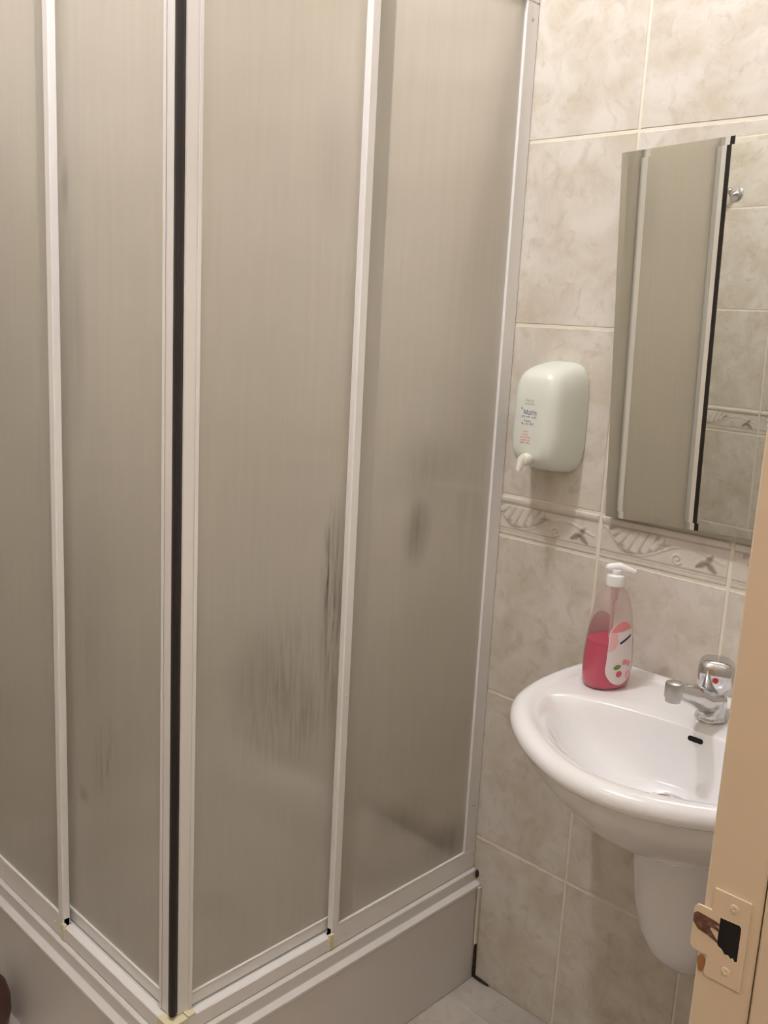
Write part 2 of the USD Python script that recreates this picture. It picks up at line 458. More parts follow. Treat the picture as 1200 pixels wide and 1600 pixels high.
def tiled_wall(name, frame, ua, ub, uj, zmax=H, zmin=0.0, fine=None, holes=(), thick=0.08):
    """Grout bed plus every tile of one wall. uj: one vertical joint; holes: (u0, u1, z0, z1) openings."""
    w = thing(name, kind='structure')
    segs = [(ua, ub, zmin, zmax)]
    for (h0, h1, g0, g1) in holes:
        segs = [(ua, h0, zmin, zmax), (h0, h1, g1, zmax), (h1, ub, zmin, zmax)]
    beds = []
    for (a, b, c, e) in segs:
        if b - a > 0.004:
            p, q = np.array(frame(a, -0.0011, c)), np.array(frame(b, -thick, e))
            lo, hi = np.minimum(p, q), np.maximum(p, q)
            beds.append(box(lo[0], hi[0], lo[1], hi[1], lo[2], hi[2]))
    obj('grout', cat(*beds), GROUT, w)
    k0 = math.floor((ua - uj) / TW)
    k1 = math.ceil((ub - uj) / TW)
    for r, (z0, z1) in enumerate(ROWS):
        for k in range(k0, k1):
            a, b = uj + k * TW + J / 2, uj + (k + 1) * TW - J / 2
            uo = a
            a, b = max(a, ua + 0.001), min(b, ub - 0.001)
            c, e = z0 + J / 2, min(z1, zmax) - J / 2
            pieces = [(a, b, c, e)]
            for (h0, h1, g0, g1) in holes:
                if b > h0 and a < h1 and c < g1:
                    pieces = [(a, min(b, h0 - 0.001), c, e), (max(a, h1 + 0.001), b, c, e), (max(a, h0 - 0.001), min(b, h1 + 0.001), g1 + 0.001, e)]
            for (a_, b_, c_, e_) in pieces:
                if b_ - a_ < 0.006 or e_ - c_ < 0.006:
                    continue
                if r == BORDER_ROW:
                    nu = 130 if (fine and fine[0] <= (a_ + b_) / 2 <= fine[1]) else 40
                    m, t = border_mesh(frame, a_, b_, uo, c_, e_, nu)
                    obj('border_tile', m, BORDER_TILE, w, smooth=True, colors=t)
                else:
                    obj('tile', tile_mesh(frame, a_, b_, c_, e_), WALL_TILE, w)
    return w


back = tiled_wall('wall_back', lambda u, d, z: (u, -d, z), XL, XR, J1, fine=(-0.02, 0.75))
tiled_wall('wall_left', lambda u, d, z: (XL + d, u, z), YF, 0.0, -0.13)
tiled_wall('wall_front', lambda u, d, z: (u, YF + d, z), XL, XR, -0.365, fine=(-0.78, 0.1))
tiled_wall('wall_right', lambda u, d, z: (XR - d, u, z), YF, 0.0, -0.13, holes=[(-1.57, -0.845, 0.0, 2.08)], thick=0.10)

fl = thing('floor', kind='structure')
obj('grout', box(XL - 0.1, 2.3, -3.2, 0.2, -0.08, -0.0015), GROUT_FLOOR, fl)
for i in range(-3, 3):
    for j in range(0, 5):
        x0, x1 = 0.35 + i * TH + J / 2, 0.35 + (i + 1) * TH - J / 2
        y1, y0 = -0.0915 + TH - j * TH - J / 2, -0.0915 - j * TH + J / 2
        x0, x1, y0, y1 = max(x0, XL), min(x1, XR), max(y0, YF), min(y1, -0.0015)
        if x1 - x0 < 0.01 or y1 - y0 < 0.01:
            continue
        b = 0.0014
        obj('tile', tile_mesh(lambda u, d, w: (u, w, d), x0, x1, y0, y1), FLOOR_TILE, fl)
obj('hall_floor', box(XR + 0.0, 2.3, -3.2, 0.2, -0.0015, 0.0), FLOOR_TILE, fl)
obj('ceiling', box(XL - 0.1, 2.3, -3.2, 0.2, H, H + 0.08), CEIL, kind='structure')
obj('wall_hall_far', box(2.2, 2.3, -3.2, 0.2, 0, H), HALL_PAINT, kind='structure')
obj('wall_hall_end', box(XR + 0.1, 2.2, 0.1, 0.2, 0, H), HALL_PAINT, kind='structure')
obj('wall_hall_near', box(XR + 0.1, 2.2, -3.2, -3.1, 0, H), HALL_PAINT, kind='structure')
obj('wall_hall_side', box(XR, XR + 0.1, -3.1, YF - 0.081, 0, H), HALL_PAINT, kind='structure')

# ------------------------------------------------------------------ door frame (right foreground) and open leaf
JY = -0.881
door = thing('door_1', kind='structure')
jamb = obj('jamb', bbox(XR, XR + 0.0425, JY, JY + 0.034, 0, 2.08, 0.0016), DOOR_PAINT, door)
obj('stop', bbox(XR + 0.0440, XR + 0.112, JY - 0.0012, JY + 0.034, 0, 2.05, 0.0016), DOOR_PAINT, door)
obj('jamb', bbox(XR, XR + 0.112, -1.566, -1.534, 0, 2.08, 0.0016), DOOR_PAINT, door)
obj('head', bbox(XR, XR + 0.112, -1.534, JY, 2.046, 2.08, 0.0016), DOOR_PAINT, door)


def plate_xz(pts, y0, y1):
    return prism_y(pts, y0, y1)


def rr(x0, x1, z0, z1, r, n=5):
    P = []
    for cx, cz, a in ((x1 - r, z1 - r, 0), (x0 + r, z1 - r, 90), (x0 + r, z0 + r, 180), (x1 - r, z0 + r, 270)):
        for t in np.linspace(a, a + 90, n):
            P.append((cx + r * math.cos(math.radians(t)), cz + r * math.sin(math.radians(t))))
    return P


from shapely.geometry import Polygon
from shapely.ops import unary_union


def shape_xz(poly, y0, y1):
    polys = getattr(poly, 'geoms', [poly])
    out = []
    for g in polys:
        m = trimesh.creation.extrude_polygon(g, abs(y1 - y0), engine='earcut')
        v = m.vertices.copy()
        m.vertices = np.column_stack([v[:, 0], max(y0, y1) - v[:, 2], v[:, 1]])
        out.append(m)
    return cat(*out)


ragged = Polygon([(.8842, .9936), (.8990, .9943), (.9003, .9925), (.9004, .9653), (.8985, .9640), (.8968, .9662), (.8950, .9650), (.8930, .9668), (.8905, .9660), (.8880, .9690), (.8852, .9700), (.8840, .9720)])
plate_poly = Polygon(rr(.8775, .9054, .9425, 1.0148, .0012))
lip_poly = Polygon(rr(.8640, .8850, .9590, .9962, .0045))
strike = unary_union([plate_poly, lip_poly]).difference(ragged)
sp_ = obj('strike_plate', shape_xz(strike, JY - 0.0016, JY - 0.0002), DOOR_PAINT, door, label='painted-over strike plate with a lip and a dark latch hole')
obj('latch_hole', shape_xz(ragged.buffer(0.0006), JY - 0.0007, JY - 0.0001), DARK, sp_, label='dark ragged latch hole')
rust1 = Polygon([(.8646, .9880), (.8668, .9902), (.8800, .9893), (.8846, .9885), (.8846, .9862), (.8790, .9866), (.8838, .9846), (.8846, .9822), (.8790, .9832), (.8776, .9812), (.8846, .9742), (.8842, .9729), (.8770, .9756), (.8690, .9768), (.8662, .9798), (.8645, .9815)])
obj('rust_patch', shape_xz(rust1, JY - 0.0021, JY - 0.0014), RUST, sp_, label='brown rust showing through worn paint on the lip')
for zz in (1.0050, .9535):
    obj('screw', lathe([(0, 0), (.0036, 0), (.0034, .0005), (.0016, .0008), (.0008, .0003), (0, .0003)], (.8935, JY - .0015, zz), (0, -1, 0), 20), DOOR_PAINT, sp_, smooth=40)
th_ = np.linspace(0, 2 * PI, 22, endpoint=False)
chip = Polygon([(.8738 + .0030 * math.cos(t) * (1 + .18 * math.sin(3 * t)), .9495 + .0078 * math.sin(t) * (1 + .1 * math.cos(2 * t))) for t in th_])
obj('paint_chip', shape_xz(chip, JY - 0.0004, JY + 0.0006), WOOD_CHIP, door, label='chipped spot showing brown wood under the paint')
leaf = obj('leaf', bbox(0.215, XR - 0.002, -1.592, -1.556, 0.008, 2.04, 0.002), DOOR_PAINT, door)
hd = cat(cyl((.29, -1.556, 1.0), (.29, -1.51, 1.0), .009), cyl((.29, -1.514, 1.0), (.40, -1.514, 1.0), .008), cyl((.29, -1.5555, 1.0), (.29, -1.550, 1.0), .024))
obj('handle', hd, STEEL, leaf, smooth=40)

# ------------------------------------------------------------------ shower tray
TF = 0.020                                 # tray face stands this far out of the cabin plane
tray = thing('shower_tray', label='white shower tray with a tall smooth apron, on the floor under the shower cabin', cat='shower tray')
from scipy.spatial import cKDTree  # noqa: F401  (scipy is only needed for splines elsewhere)


def round_profile(pts, r, n=5):
    """Polyline with rounded inner corners, (d, z) pairs."""
    out = [np.array(pts[0], float)]
    for a, b, c in zip(pts[:-2], pts[1:-1], pts[2:]):
        a, b, c = (np.array(q, float) for q in (a, b, c))
        u, w = (a - b), (c - b)
        k = min(r, 0.45 * np.linalg.norm(u), 0.45 * np.linalg.norm(w))
        p, q = b + u / np.linalg.norm(u) * k, b + w / np.linalg.norm(w) * k
        for t in np.linspace(0, 1, n):
            out.append((1 - t) ** 2 * p + 2 * t * (1 - t) * b + t ** 2 * q)
    out.append(np.array(pts[-1], float))
    return np.array(out)


# outer rim: (offset outward from the cabin plane, z)
prof = round_profile([(TF - .001, 0.0), (TF - .001, 0.216), (TF + .0015, 0.2195), (TF + .0015, 0.2268), (TF - .0045, 0.2290), (0.0085, 0.2315), (0.0075, 0.2545), (0.0010, 0.2575), (-0.004, 0.2585), (-0.060, 0.2585), (-0.085, 0.150), (-0.12, 0.140)], 0.0016)


def rect_ring(off, zz, rc=0.03, n=7):
    """Plan of the tray at an outward offset: square corner at the room side, other two sides against the walls."""
    x1, y0 = off, -D - off
    xi = XL + 0.001 if off > -0.03 else XL + 0.03 - off
    yi = -0.001 if off > -0.03 else -0.03 + off
    r = max(0.004, rc + off)
    P = [(xi, yi), (xi, y0)]
    cx, cy = x1 - r, y0 + r
    for t in np.linspace(-90, 0, n):
        P.append((cx + r * math.cos(math.radians(t)), cy + r * math.sin(math.radians(t))))
    P.append((x1, yi))
    return np.array([(a, b, zz) for a, b in P])


rings = [rect_ring(d, zz, 0.016) for d, zz in prof]
obj('basin', loft(rings, True, True), ACRYLIC, tray, smooth=28)
obj('drain_cover', lathe([(0, .003), (.05, .003), (.055, 0), (0, 0)], (-.40, -.40, .1398)), STEEL, tray, smooth=30)
def blob_hull(pts, y0, y1):
    """A rounded lump: the hull of an outline in (x, z) at the wall and a smaller one nearer the room."""
    p = np.array(pts)
    c = p.mean(0)
    q = c + (p - c) * .72
    v = np.vstack([np.column_stack([p[:, 0], np.full(len(p), y1), p[:, 1]]), np.column_stack([p[:, 0], np.full(len(p), y1 + (y0 - y1) * .6), p[:, 1]]), np.column_stack([q[:, 0], np.full(len(q), y0), q[:, 1]])])
    return trimesh.Trimesh(v).convex_hull


# caulk and mould where the tray meets the tiled wall
obj('sealant', cat(bbox(TF + .0005, TF + .006, -.010, -.0008, .085, .222, .001)), SEALANT, tray, label='cream silicone bead beside the tray')
obj('mould', cat(blob_hull([(TF - .0005, .0012), (TF + .0055, .0012), (TF + .0058, .020), (TF + .0045, .055), (TF + .0040, .082), (TF + .0022, .088), (TF + .0005, .075)], -.0062, -.0008), blob_hull([(TF + .002, .0008), (TF + .044, .0008), (TF + .046, .0030), (TF + .030, .0052), (TF + .012, .0062), (TF + .002, .0075)], -.0055, -.0008)), MOULD, tray, label='black mould in the corner of wall, floor and tray')
obj('mould', blob_hull([(.0085, .2375), (.0125, .2375), (.0150, .2440), (.0135, .2530), (.0095, .2565), (.0075, .2500)], -.0045, -.0004), MOULD, back, label='black mould by the shower frame')
obj('mould', cat(*[blob_hull([(a, .2590), (a + w, .2590), (a + w * .95, .2590 + h * .5), (a + w * .6, .2590 + h), (a + w * .2, .2590 + h * .8)], -.004, -.0006) for a, w, h in ((-.085, .050, .034), (-.130, .046, .030), (-.165, .036, .020), (-.215, .050, .026), (-.262, .044, .014), (-.330, .060, .012))]), MOULD, back, label='black mould along the tiles inside the shower')
obj('stain', cat(*[blob_hull([(a, .2590), (a + w, .2590), (a + w, .2590 + h * .6), (a + w * .7, .2590 + h), (a + w * .3, .2590 + h * .85), (a, .2590 + h * .5)], -.0022, -.0005) for a, w, h in ((-.125, .115, .075), (-.215, .100, .055), (-.320, .110, .045))]), plain('brown_stain', (0.36, 0.29, 0.21), 0.8), back, label='brown stain low on the tiles inside the shower')

# ------------------------------------------------------------------ shower enclosure
cab = thing('shower_cabin', label='corner shower cabin with white frames, frosted sliding doors and a black seal at its corner', cat='shower cabin')
TOPZ = 1.985


def both(fn):
    """Builds a piece for the right face, and its mirror image for the left face."""
    for side in (0, 1):
        fn((lambda m: m) if side == 0 else swap_xy, side)


PY = -0.4225                                # leading edge of the fixed panel


def face(T, side):
    frost = FROST_L if side else FROST_R
    # sill rail: raised rail under the fixed panel, lower open track in front of the sliding door
    fixed_rail = bbox(-.0135, 0.0, PY, -.0005, .2586, .3020, .0015)
    lip = cat(bbox(-.0165, 0.0, -D + .012, PY - .0008, .2586, .2875, .0016), bbox(-.040, -.0170, -D + .030, -.001, .2586, .2850, .001))
    obj('sill_rail', T(cat(fixed_rail, lip)), ALU, cab, smooth=False)
    obj('head_rail', T(bbox(-.040, 0.0, -D + .001, -.0005, TOPZ, TOPZ + .045, .002)), ALU, cab)
    # wall profile
    wp = obj('wall_profile', T(cat(bbox(-.020, -.0006, -.0365, -.0006, .2600, TOPZ - .001, .0012), bbox(-.010, .0012, -.0385, -.0345, .3022, TOPZ - .001, .0008))), ALU, cab)
    for zz in (.4105, 1.955):
        obj('screw', T(lathe([(0, 0), (.0034, 0), (.0030, .0016), (.0012, .0022), (0, .0022)], (-.0006, -.0185, zz), (1, 0, 0), 16)), STEEL, wp, smooth=40)
    # fixed panel
    fp = obj('fixed_panel', T(cat(bbox(-.0132, 0.0008, PY, PY + .0185, .2800 + .0002, TOPZ - .001, .0018),
                                  bbox(-.0100, .0004, PY + .019, -.039, .3021, .3062, .0008))), ALU, cab)
    obj('glass_pane', T(box(-.0082, -.0042, PY + .0186, -.0366, .3063, TOPZ - .001)), frost, fp, label='frosted pane')
    obj('clip', T(cat(bbox(-.004, .0028, PY - .006, PY + .0065, .2790, .2925, .0015), bbox(-.001, .0022, PY - .0045, PY + .0075, .2600, .2785, .0012))), YELLOWED, fp, label='yellowed plastic clip at the foot of the stile')
    for (yy, zz) in ((PY + .032, .2800), (PY + .010, .759)):
        obj('screw', T(lathe([(0, 0), (.0030, 0), (.0026, .0014), (0, .0018)], (.0003, yy, zz), (1, 0, 0), 16)), YELLOWED, fp, smooth=40)
    # sliding door
    y_in = PY + .062
    frame_parts = [bbox(-.0310, -.0130, -.7482, -.7205, .2890, TOPZ - .004, .0022),                      # leading stile
                   bbox(-.0125, -.0108, -.7280, -.7215, .2920, TOPZ - .010, .0007),                      # its raised bead
                   bbox(-.0300, -.0092, y_in - .022, y_in, .3075, TOPZ - .004, .0018),                    # trailing stile
                   bbox(-.0290, -.0190, -.7205, y_in - .022, .2890, .3110, .0012),                        # bottom rail
                   bbox(-.0300, -.0180, -.7205, y_in - .022, .3110, .3145, .0008),
                   bbox(-.0290, -.0190, -.7205, y_in - .022, TOPZ - .03, TOPZ - .004, .0012)]
    sd = obj('sliding_door', T(cat(*frame_parts)), ALU, cab)
    obj('glass_pane', T(box(-.0255, -.0215, -.7204, y_in - .0222, .3146, TOPZ - .0305)), frost, sd, label='frosted pane with mildew streaks')


both(face)
# black magnetic seal on the chamfer between the two door stiles
s45 = math.sqrt(0.5)
seal_poly = [(-.0138, -.7484), (-.0098, -.7545), (-.0088, -.7585), (-.0098, -.7615), (-.0130, -.7630), (-.0175, -.7620), (-.0262, -.7574), (-.0300, -.7480), (-.0235, -.7400)]
seal = Polygon(seal_poly)
sm_ = trimesh.creation.extrude_polygon(seal, TOPZ - .006 - .2960, engine='earcut')
sm_.apply_translation((0, 0, .2960))
obj('corner_seal', sm_, RUBBER, cab, label='black rubber seal between the two door frames')
# yellowed corner connector of the two sill rails
cc = Polygon([(.0022, -.738), (.0022, -.7732), (-.033, -.7732), (-.033, -.7560), (-.0150, -.7560), (-.0150, -.738)])
cm = trimesh.creation.extrude_polygon(cc, .0305, engine='earcut')
cm.apply_translation((0, 0, .2590))
cm2 = trimesh.creation.extrude_polygon(Polygon([(.0010, -.7225), (.0010, -.737), (-.0145, -.737), (-.0145, -.7225)]), .0035, engine='earcut')
cm2.apply_translation((0, 0, .2877))
obj('corner_connector', cat(cm, cm2), YELLOWED, cab, label='yellowed plastic corner connector')
cmt = trimesh.creation.extrude_polygon(cc, .045, engine='earcut')
cmt.apply_translation((0, 0, TOPZ + .0455))
obj('corner_connector', cmt, YELLOWED, cab)

# ------------------------------------------------------------------ mirror
MX, MZ, MW, MHt = 0.2465, 1.0833, 0.46, 0.6255     # bottom-left corner, size
mir = thing('wall_mirror', (MX, -0.0135, MZ), label='frameless glass mirror hung slightly crooked on the tiles above the washbasin', cat='mirror')
rot = trimesh.transformations.rotation_matrix(-math.radians(2.53), (0, 1, 0))
lean = trimesh.transformations.rotation_matrix(math.radians(1.48), (1, 0, 0))
turn = trimesh.transformations.rotation_matrix(-math.radians(2.5), (0, 0, 1))


def place_mirror(m):
    m.apply_transform(rot)
    m.apply_transform(lean)
    m.apply_transform(turn)
    m.apply_translation((MX, -0.0135, MZ))
    return m


bw, bd = 0.0125, 0.00038
V = []
for y in (0.0, -0.004 + bd):
    V += [(0, y, 0), (MW, y, 0), (MW, y, MHt), (0, y, MHt)]
V += [(bw, -.004, bw), (MW - bw, -.004, bw), (MW - bw, -.004, MHt - bw), (bw, -.004, MHt - bw)]
V = np.array(V, float)
fr_f = [[8, 9, 10], [8, 10, 11]]
for j in range(4):
    k = (j + 1) % 4
    fr_f += [[4 + j, 4 + k, 8 + k], [4 + j, 8 + k, 8 + j]]
bk_f = [[3, 2, 1], [3, 1, 0]]
for j in range(4):
    k = (j + 1) % 4
    bk_f += [[j, k, 4 + k], [j, 4 + k, 4 + j]]
obj('mirror_face', place_mirror(trimesh.Trimesh(V, fr_f, process=False)), MIRROR, mir)
obj('glass_edge', place_mirror(trimesh.Trimesh(V, bk_f, process=False)), MIRROR_EDGE, mir)
obj('hanger', place_mirror(box(.19, .27, .0005, .008, MHt - .06, MHt - .03)), STEEL, mir)

# ------------------------------------------------------------------ soap dispenser on the wall
DX, DZ, DHX, DHZ, DD = 0.1190, 1.2490, 0.0600, 0.1030, 0.094
disp = thing('soap_dispenser', (DX, -0.001, DZ), label='off-white plastic soap dispenser with printed text and a push nozzle, fixed to the tiled wall', cat='soap dispenser')


from scipy.interpolate import PchipInterpolator
DEPTH = PchipInterpolator([0, .35, .55, .66, .74, .80, .85, .90, .95, .985, 1.0], [1, .997, .98, .955, .915, .86, .775, .62, .37, .14, 0])


def front_y(x, zz):
    u, v = np.abs((np.asarray(x) - DX) / DHX), np.abs((np.asarray(zz) - DZ) / DHZ)
    r = np.clip((u ** 3.6 + v ** 4.2) ** (1 / 3.9), 0, 1)
    return -0.001 - DD * DEPTH(r) * (1 - 0.04 * np.clip(u, 0, 1) ** 2) * (1 + 0.02 * np.clip((DZ - np.asarray(zz)) / DHZ, -1, 1))


NT = 96
ths = np.linspace(0, 2 * PI, NT, endpoint=False)
rings = []
for r in [1.0, .992, .98, .96, .935, .91, .88, .85, .82, .79, .75, .70, .64, .55, .4, .25, .12, .03]:
    c, s = np.cos(ths), np.sin(ths)
    # superellipse direction scaled so the ring is an iso-line of r
    k = np.ones(NT)
    for _ in range(30):
        val = ((np.abs(c) * k) ** 3.6 + (np.abs(s) * k) ** 4.2) ** (1 / 3.9)
        k *= r / np.maximum(val, 1e-9)
    X, Z = DX + DHX * c * k, DZ + DHZ * s * k
    rings.append(np.column_stack([X, front_y(X, Z), Z]))
rings.insert(0, np.column_stack([rings[0][:, 0], np.full(NT, -0.001), rings[0][:, 2]]))
body = loft(rings, True, True)
if body.volume < 0:
    body.faces = body.faces[:, ::-1]
body_p = obj('housing', body, CASE, disp, smooth=50)
obj('back_plate', shape_xz(Polygon([(DX + .93 * (a - DX), DZ + .95 * (b - DZ)) for a, b in rings[0][:, [0, 2]]]), -0.0001, -0.0011), CASE, disp)


def print_on(txt, x, zz, h, mat, bold=False, parent=None, name='lettering'):
    m = meshkit.text_mesh(txt, h, 0.0002, bold)
    v = m.vertices.copy()
    w = v[:, 0].max() - v[:, 0].min()
    X = x + v[:, 0] - v[:, 0].min() - w / 2
    Z = zz + v[:, 1]
    Y = front_y(X, Z) - 0.0002 - v[:, 2]
    m.vertices = np.column_stack([X, Y, Z])
    if m.volume < 0:
        m.faces = m.faces[:, ::-1]
    return m


_rng = np.random.default_rng(7)


def fine_print(words, x, zz, h):
    """Print too small to read: rows of letter-sized strokes, words given by their letter counts."""
    step = h * .62
    total = (sum(words) + len(words) - 1) * step
    cx, ms = x - total / 2, []
    for n in words:
        for _ in range(n):
            hh = h * _rng.choice([.62, .62, .66, 1.0])
            for dx, w_, z0_, z1_ in ((0, h * .16, 0, hh), (h * .16, h * .22, hh * _rng.choice([0, .75]), None)):
                z1_ = z0_ + h * .16 if z1_ is None else z1_
                X, Z = np.array([cx + dx, cx + dx + w_]), np.array([zz + z0_, zz + z1_])
                v = [(px_, float(front_y(px_, pz_)) - o_, pz_) for o_ in (.0001, .0004) for px_, pz_ in ((X[0], Z[0]), (X[1], Z[0]), (X[1], Z[1]), (X[0], Z[1]))]
                ms.append(trimesh.Trimesh(v).convex_hull)
            cx += step
        cx += step
    return cat(*ms)


tx = DX - 0.003
obj('lettering', cat(fine_print([7], tx, 1.2795, .0042), fine_print([8], tx, 1.2738, .0042)), INK_GREY, body_p, label='faint grey print')
obj('lettering', cat(print_on('Matis', tx + .002, 1.2560, .0085, INK_NAVY), print_on('o', tx - .017, 1.2640, .006, INK_NAVY),
                     fine_print([4, 4, 5], tx, 1.2505, .0036), fine_print([6], tx - .002, 1.2425, .0040), fine_print([3, 3, 4], tx - .002, 1.2375, .0036)), INK_NAVY, body_p, label='small dark blue print')
obj('lettering', cat(*[fine_print(w, tx - .004, 1.2235 - .0052 * i, .0036) for i, w in enumerate(([5], [6], [3, 6], [6, 2], [5, 4]))]), INK_RED, body_p, label='small red print')
ny = float(front_y(DX, DZ - .074))
nz = DZ - .0745
noz = cat(lathe([(0, -.004), (.0105, -.004), (.0112, .002), (.0112, .012), (.0095, .0165), (0, .0180)], (DX - .001, ny, nz), (0, -1, 0), 28),
          lathe([(0, 0), (.0072, 0), (.0078, .004), (.0055, .020), (.0048, .024), (0, .024)], (DX - .003, ny - .0155, nz + .003), (-.10, -.25, -1), 24))
obj('nozzle', noz, NOZZLE, disp, smooth=40, label='cream push nozzle')

# ------------------------------------------------------------------ washbasin
SX, SZ = 0.530, 0.820
basin = thing('washbasin', (SX, 0, 0.36), label='white ceramic washbasin with a short half pedestal fixed to the tiled wall', cat='washbasin')
NS = 160
SC = np.array([SX, -0.250])


def resample(poly):
    """Sample a closed outline at NS polar angles about SC."""
    p = np.array(poly, float) - SC
    a = np.unwrap(np.arctan2(p[:, 1], p[:, 0]))
    if a[-1] < a[0]:
        p, a = p[::-1], np.unwrap(np.arctan2(p[::-1, 1], p[::-1, 0]))
    r = np.hypot(*p.T)
    t = np.linspace(0, 2 * PI, NS, endpoint=False)
    aa = np.r_[a - 2 * PI, a, a + 2 * PI]
    rr_ = np.r_[r, r, r]
    o = np.argsort(aa)
    R_ = np.interp(t, aa[o], rr_[o], period=None)
    return np.column_stack([SC[0] + R_ * np.cos(t), SC[1] + R_ * np.sin(t)])


half = spline([(-.262, -.0015), (-.277, -.06), (-.283, -.14), (-.279, -.215), (-.262, -.285), (-.222, -.350), (-.160, -.408), (-.085, -.452), (0, -.470)], 90)
outer_pts = np.vstack([half, np.column_stack([-half[::-1, 0], half[::-1, 1]])[1:], np.column_stack([np.linspace(.25, -.25, 40), np.full(40, -.0015)])])
outer_pts[:, 0] += SX
outer_poly = Polygon(outer_pts).buffer(0)


def off_ring(dist, back=None):
    g = outer_poly.buffer(-dist, join_style=1, quad_segs=16) if dist > 0 else outer_poly
    c = np.array(g.exterior.coords)[:-1]
    # densify
    q = []
    for a, b in zip(c, np.roll(c, -1, 0)):
        n = max(1, int(np.hypot(*(b - a)) / .004))
        q += [a + (b - a) * t for t in np.arange(n) / n]
    R_ = resample(q)
    if back is not None:
        R_[:, 1] = np.minimum(R_[:, 1], back)
    return R_


def bowl_ring(cx, cy, hx, hb, hf, p=2.3):
    t = np.linspace(0, 2 * PI, 400, endpoint=False)
    c, s = np.cos(t), np.sin(t)
    hy = np.where(s > 0, hb, hf)
    X = cx + hx * np.sign(c) * np.abs(c) ** (2 / p)
    Y = cy + hy * np.sign(s) * np.abs(s) ** (2 / p)
    return resample(np.column_stack([X, Y]))


def lift(xy, zz):
    return np.column_stack([xy, np.full(len(xy), zz)])


def blend(a, b, t):
    return a * (1 - t) + b * t


top_bowl = bowl_ring(SX, -.255, .232, .087, .172)
bot_bowl = bowl_ring(SX, -.238, .075, .050, .070, 2.0)
under = bowl_ring(SX, -.17, .125, .135, .13, 2.2)
under[:, 1] = np.minimum(under[:, 1], -.0015)
R_out = off_ring(0)
rings = [lift(blend(SC + 0 * under, under, .3), .6535), lift(under, .655)]
for t, zz in ((.18, .666), (.38, .686), (.58, .714), (.76, .745), (.88, .772)):
    q = blend(under, R_out, t)
    rings.append(lift(q, zz))
rings.append(lift(blend(under, off_ring(.016), .97), .7880))
for d, zz in ((.0060, .7925), (.0018, .7962), (.0003, .8002), (0, .8045), (.001, .8098), (.004, .8145), (.009, .8190), (.016, .8212), (.024, .8212), (.031, .8190), (.037, .8155), (.0415, .8135)):
    q = off_ring(d)
    q[:, 1] = np.minimum(q[:, 1], -.0012 - d * 0.45 - .0)
    rings.append(lift(q, zz))
last = rings[-1][:, :2]
top_in = top_bowl.copy()
# keep the bowl's edge inside the rim
rl, rt = np.hypot(*(last - SC).T), np.hypot(*(top_in - SC).T)
k = np.minimum(1, (rl - .004) / rt)
top_in = SC + (top_in - SC) * k[:, None]
rings.append(lift(blend(last, top_in, .75), .8133))
rings.append(lift(top_in, .8120))
for t, zz in ((.05, .8085), (.11, .801), (.18, .789), (.27, .772), (.38, .755), (.52, .739), (.68, .7265), (.84, .718), (1.0, .714)):
    rings.append(lift(blend(top_in, bot_bowl, t), zz))
rings.append(lift(blend(bot_bowl, np.array([SX, -.238]) + 0 * bot_bowl, .6), .7115))
bm = loft(rings, True, True)
if bm.volume < 0:
    bm.faces = bm.faces[:, ::-1]
obj('bowl', bm, CERAMIC, basin, smooth=60)
# half pedestal: tapering shroud under the bowl
ped = []
for zz, hx, fy in ((.690, .118, -.215), (.62, .117, -.212), (.55, .113, -.206), (.49, .107, -.198), (.44, .096, -.187), (.405, .080, -.172), (.380, .060, -.150), (.367, .040, -.120), (.362, .018, -.08)):
    t = np.linspace(0, PI, 41)
    X = SX + hx * np.sign(np.cos(t)) * np.abs(np.cos(t)) ** .8
    Y = -.0015 + (fy + .0015) * np.abs(np.sin(t)) ** .8
    ped.append(np.column_stack([X, Y, np.full(41, zz)]))
pm = loft(ped, True, True)
if pm.volume < 0:
    pm.faces = pm.faces[:, ::-1]
obj('half_pedestal', pm, CERAMIC, basin, smooth=50)
# overflow slot on the bowl's back slope, set into the glaze
tri_scene = trimesh.Trimesh(bm.vertices, bm.faces, process=False)


def bowl_z(x, y):
    """Height of the bowl's upper surface at (x, y), by barycentric search of the mesh."""
    tr = bm.triangles
    n = bm.face_normals[:, 2] > 0.01
    T = tr[n]
    a, b, c = T[:, 0, :2], T[:, 1, :2], T[:, 2, :2]
    den = (b[:, 1] - c[:, 1]) * (a[:, 0] - c[:, 0]) + (c[:, 0] - b[:, 0]) * (a[:, 1] - c[:, 1])
    den = np.where(np.abs(den) < 1e-14, 1e-14, den)
    l1 = ((b[:, 1] - c[:, 1]) * (x - c[:, 0]) + (c[:, 0] - b[:, 0]) * (y - c[:, 1])) / den
    l2 = ((c[:, 1] - a[:, 1]) * (x - c[:, 0]) + (a[:, 0] - c[:, 0]) * (y - c[:, 1])) / den
    l3 = 1 - l1 - l2
    ok = (l1 > -1e-6) & (l2 > -1e-6) & (l3 > -1e-6)
    zz = l1 * T[:, 0, 2] + l2 * T[:, 1, 2] + l3 * T[:, 2, 2]
    return float(zz[ok].max()) if ok.any() else 0.81


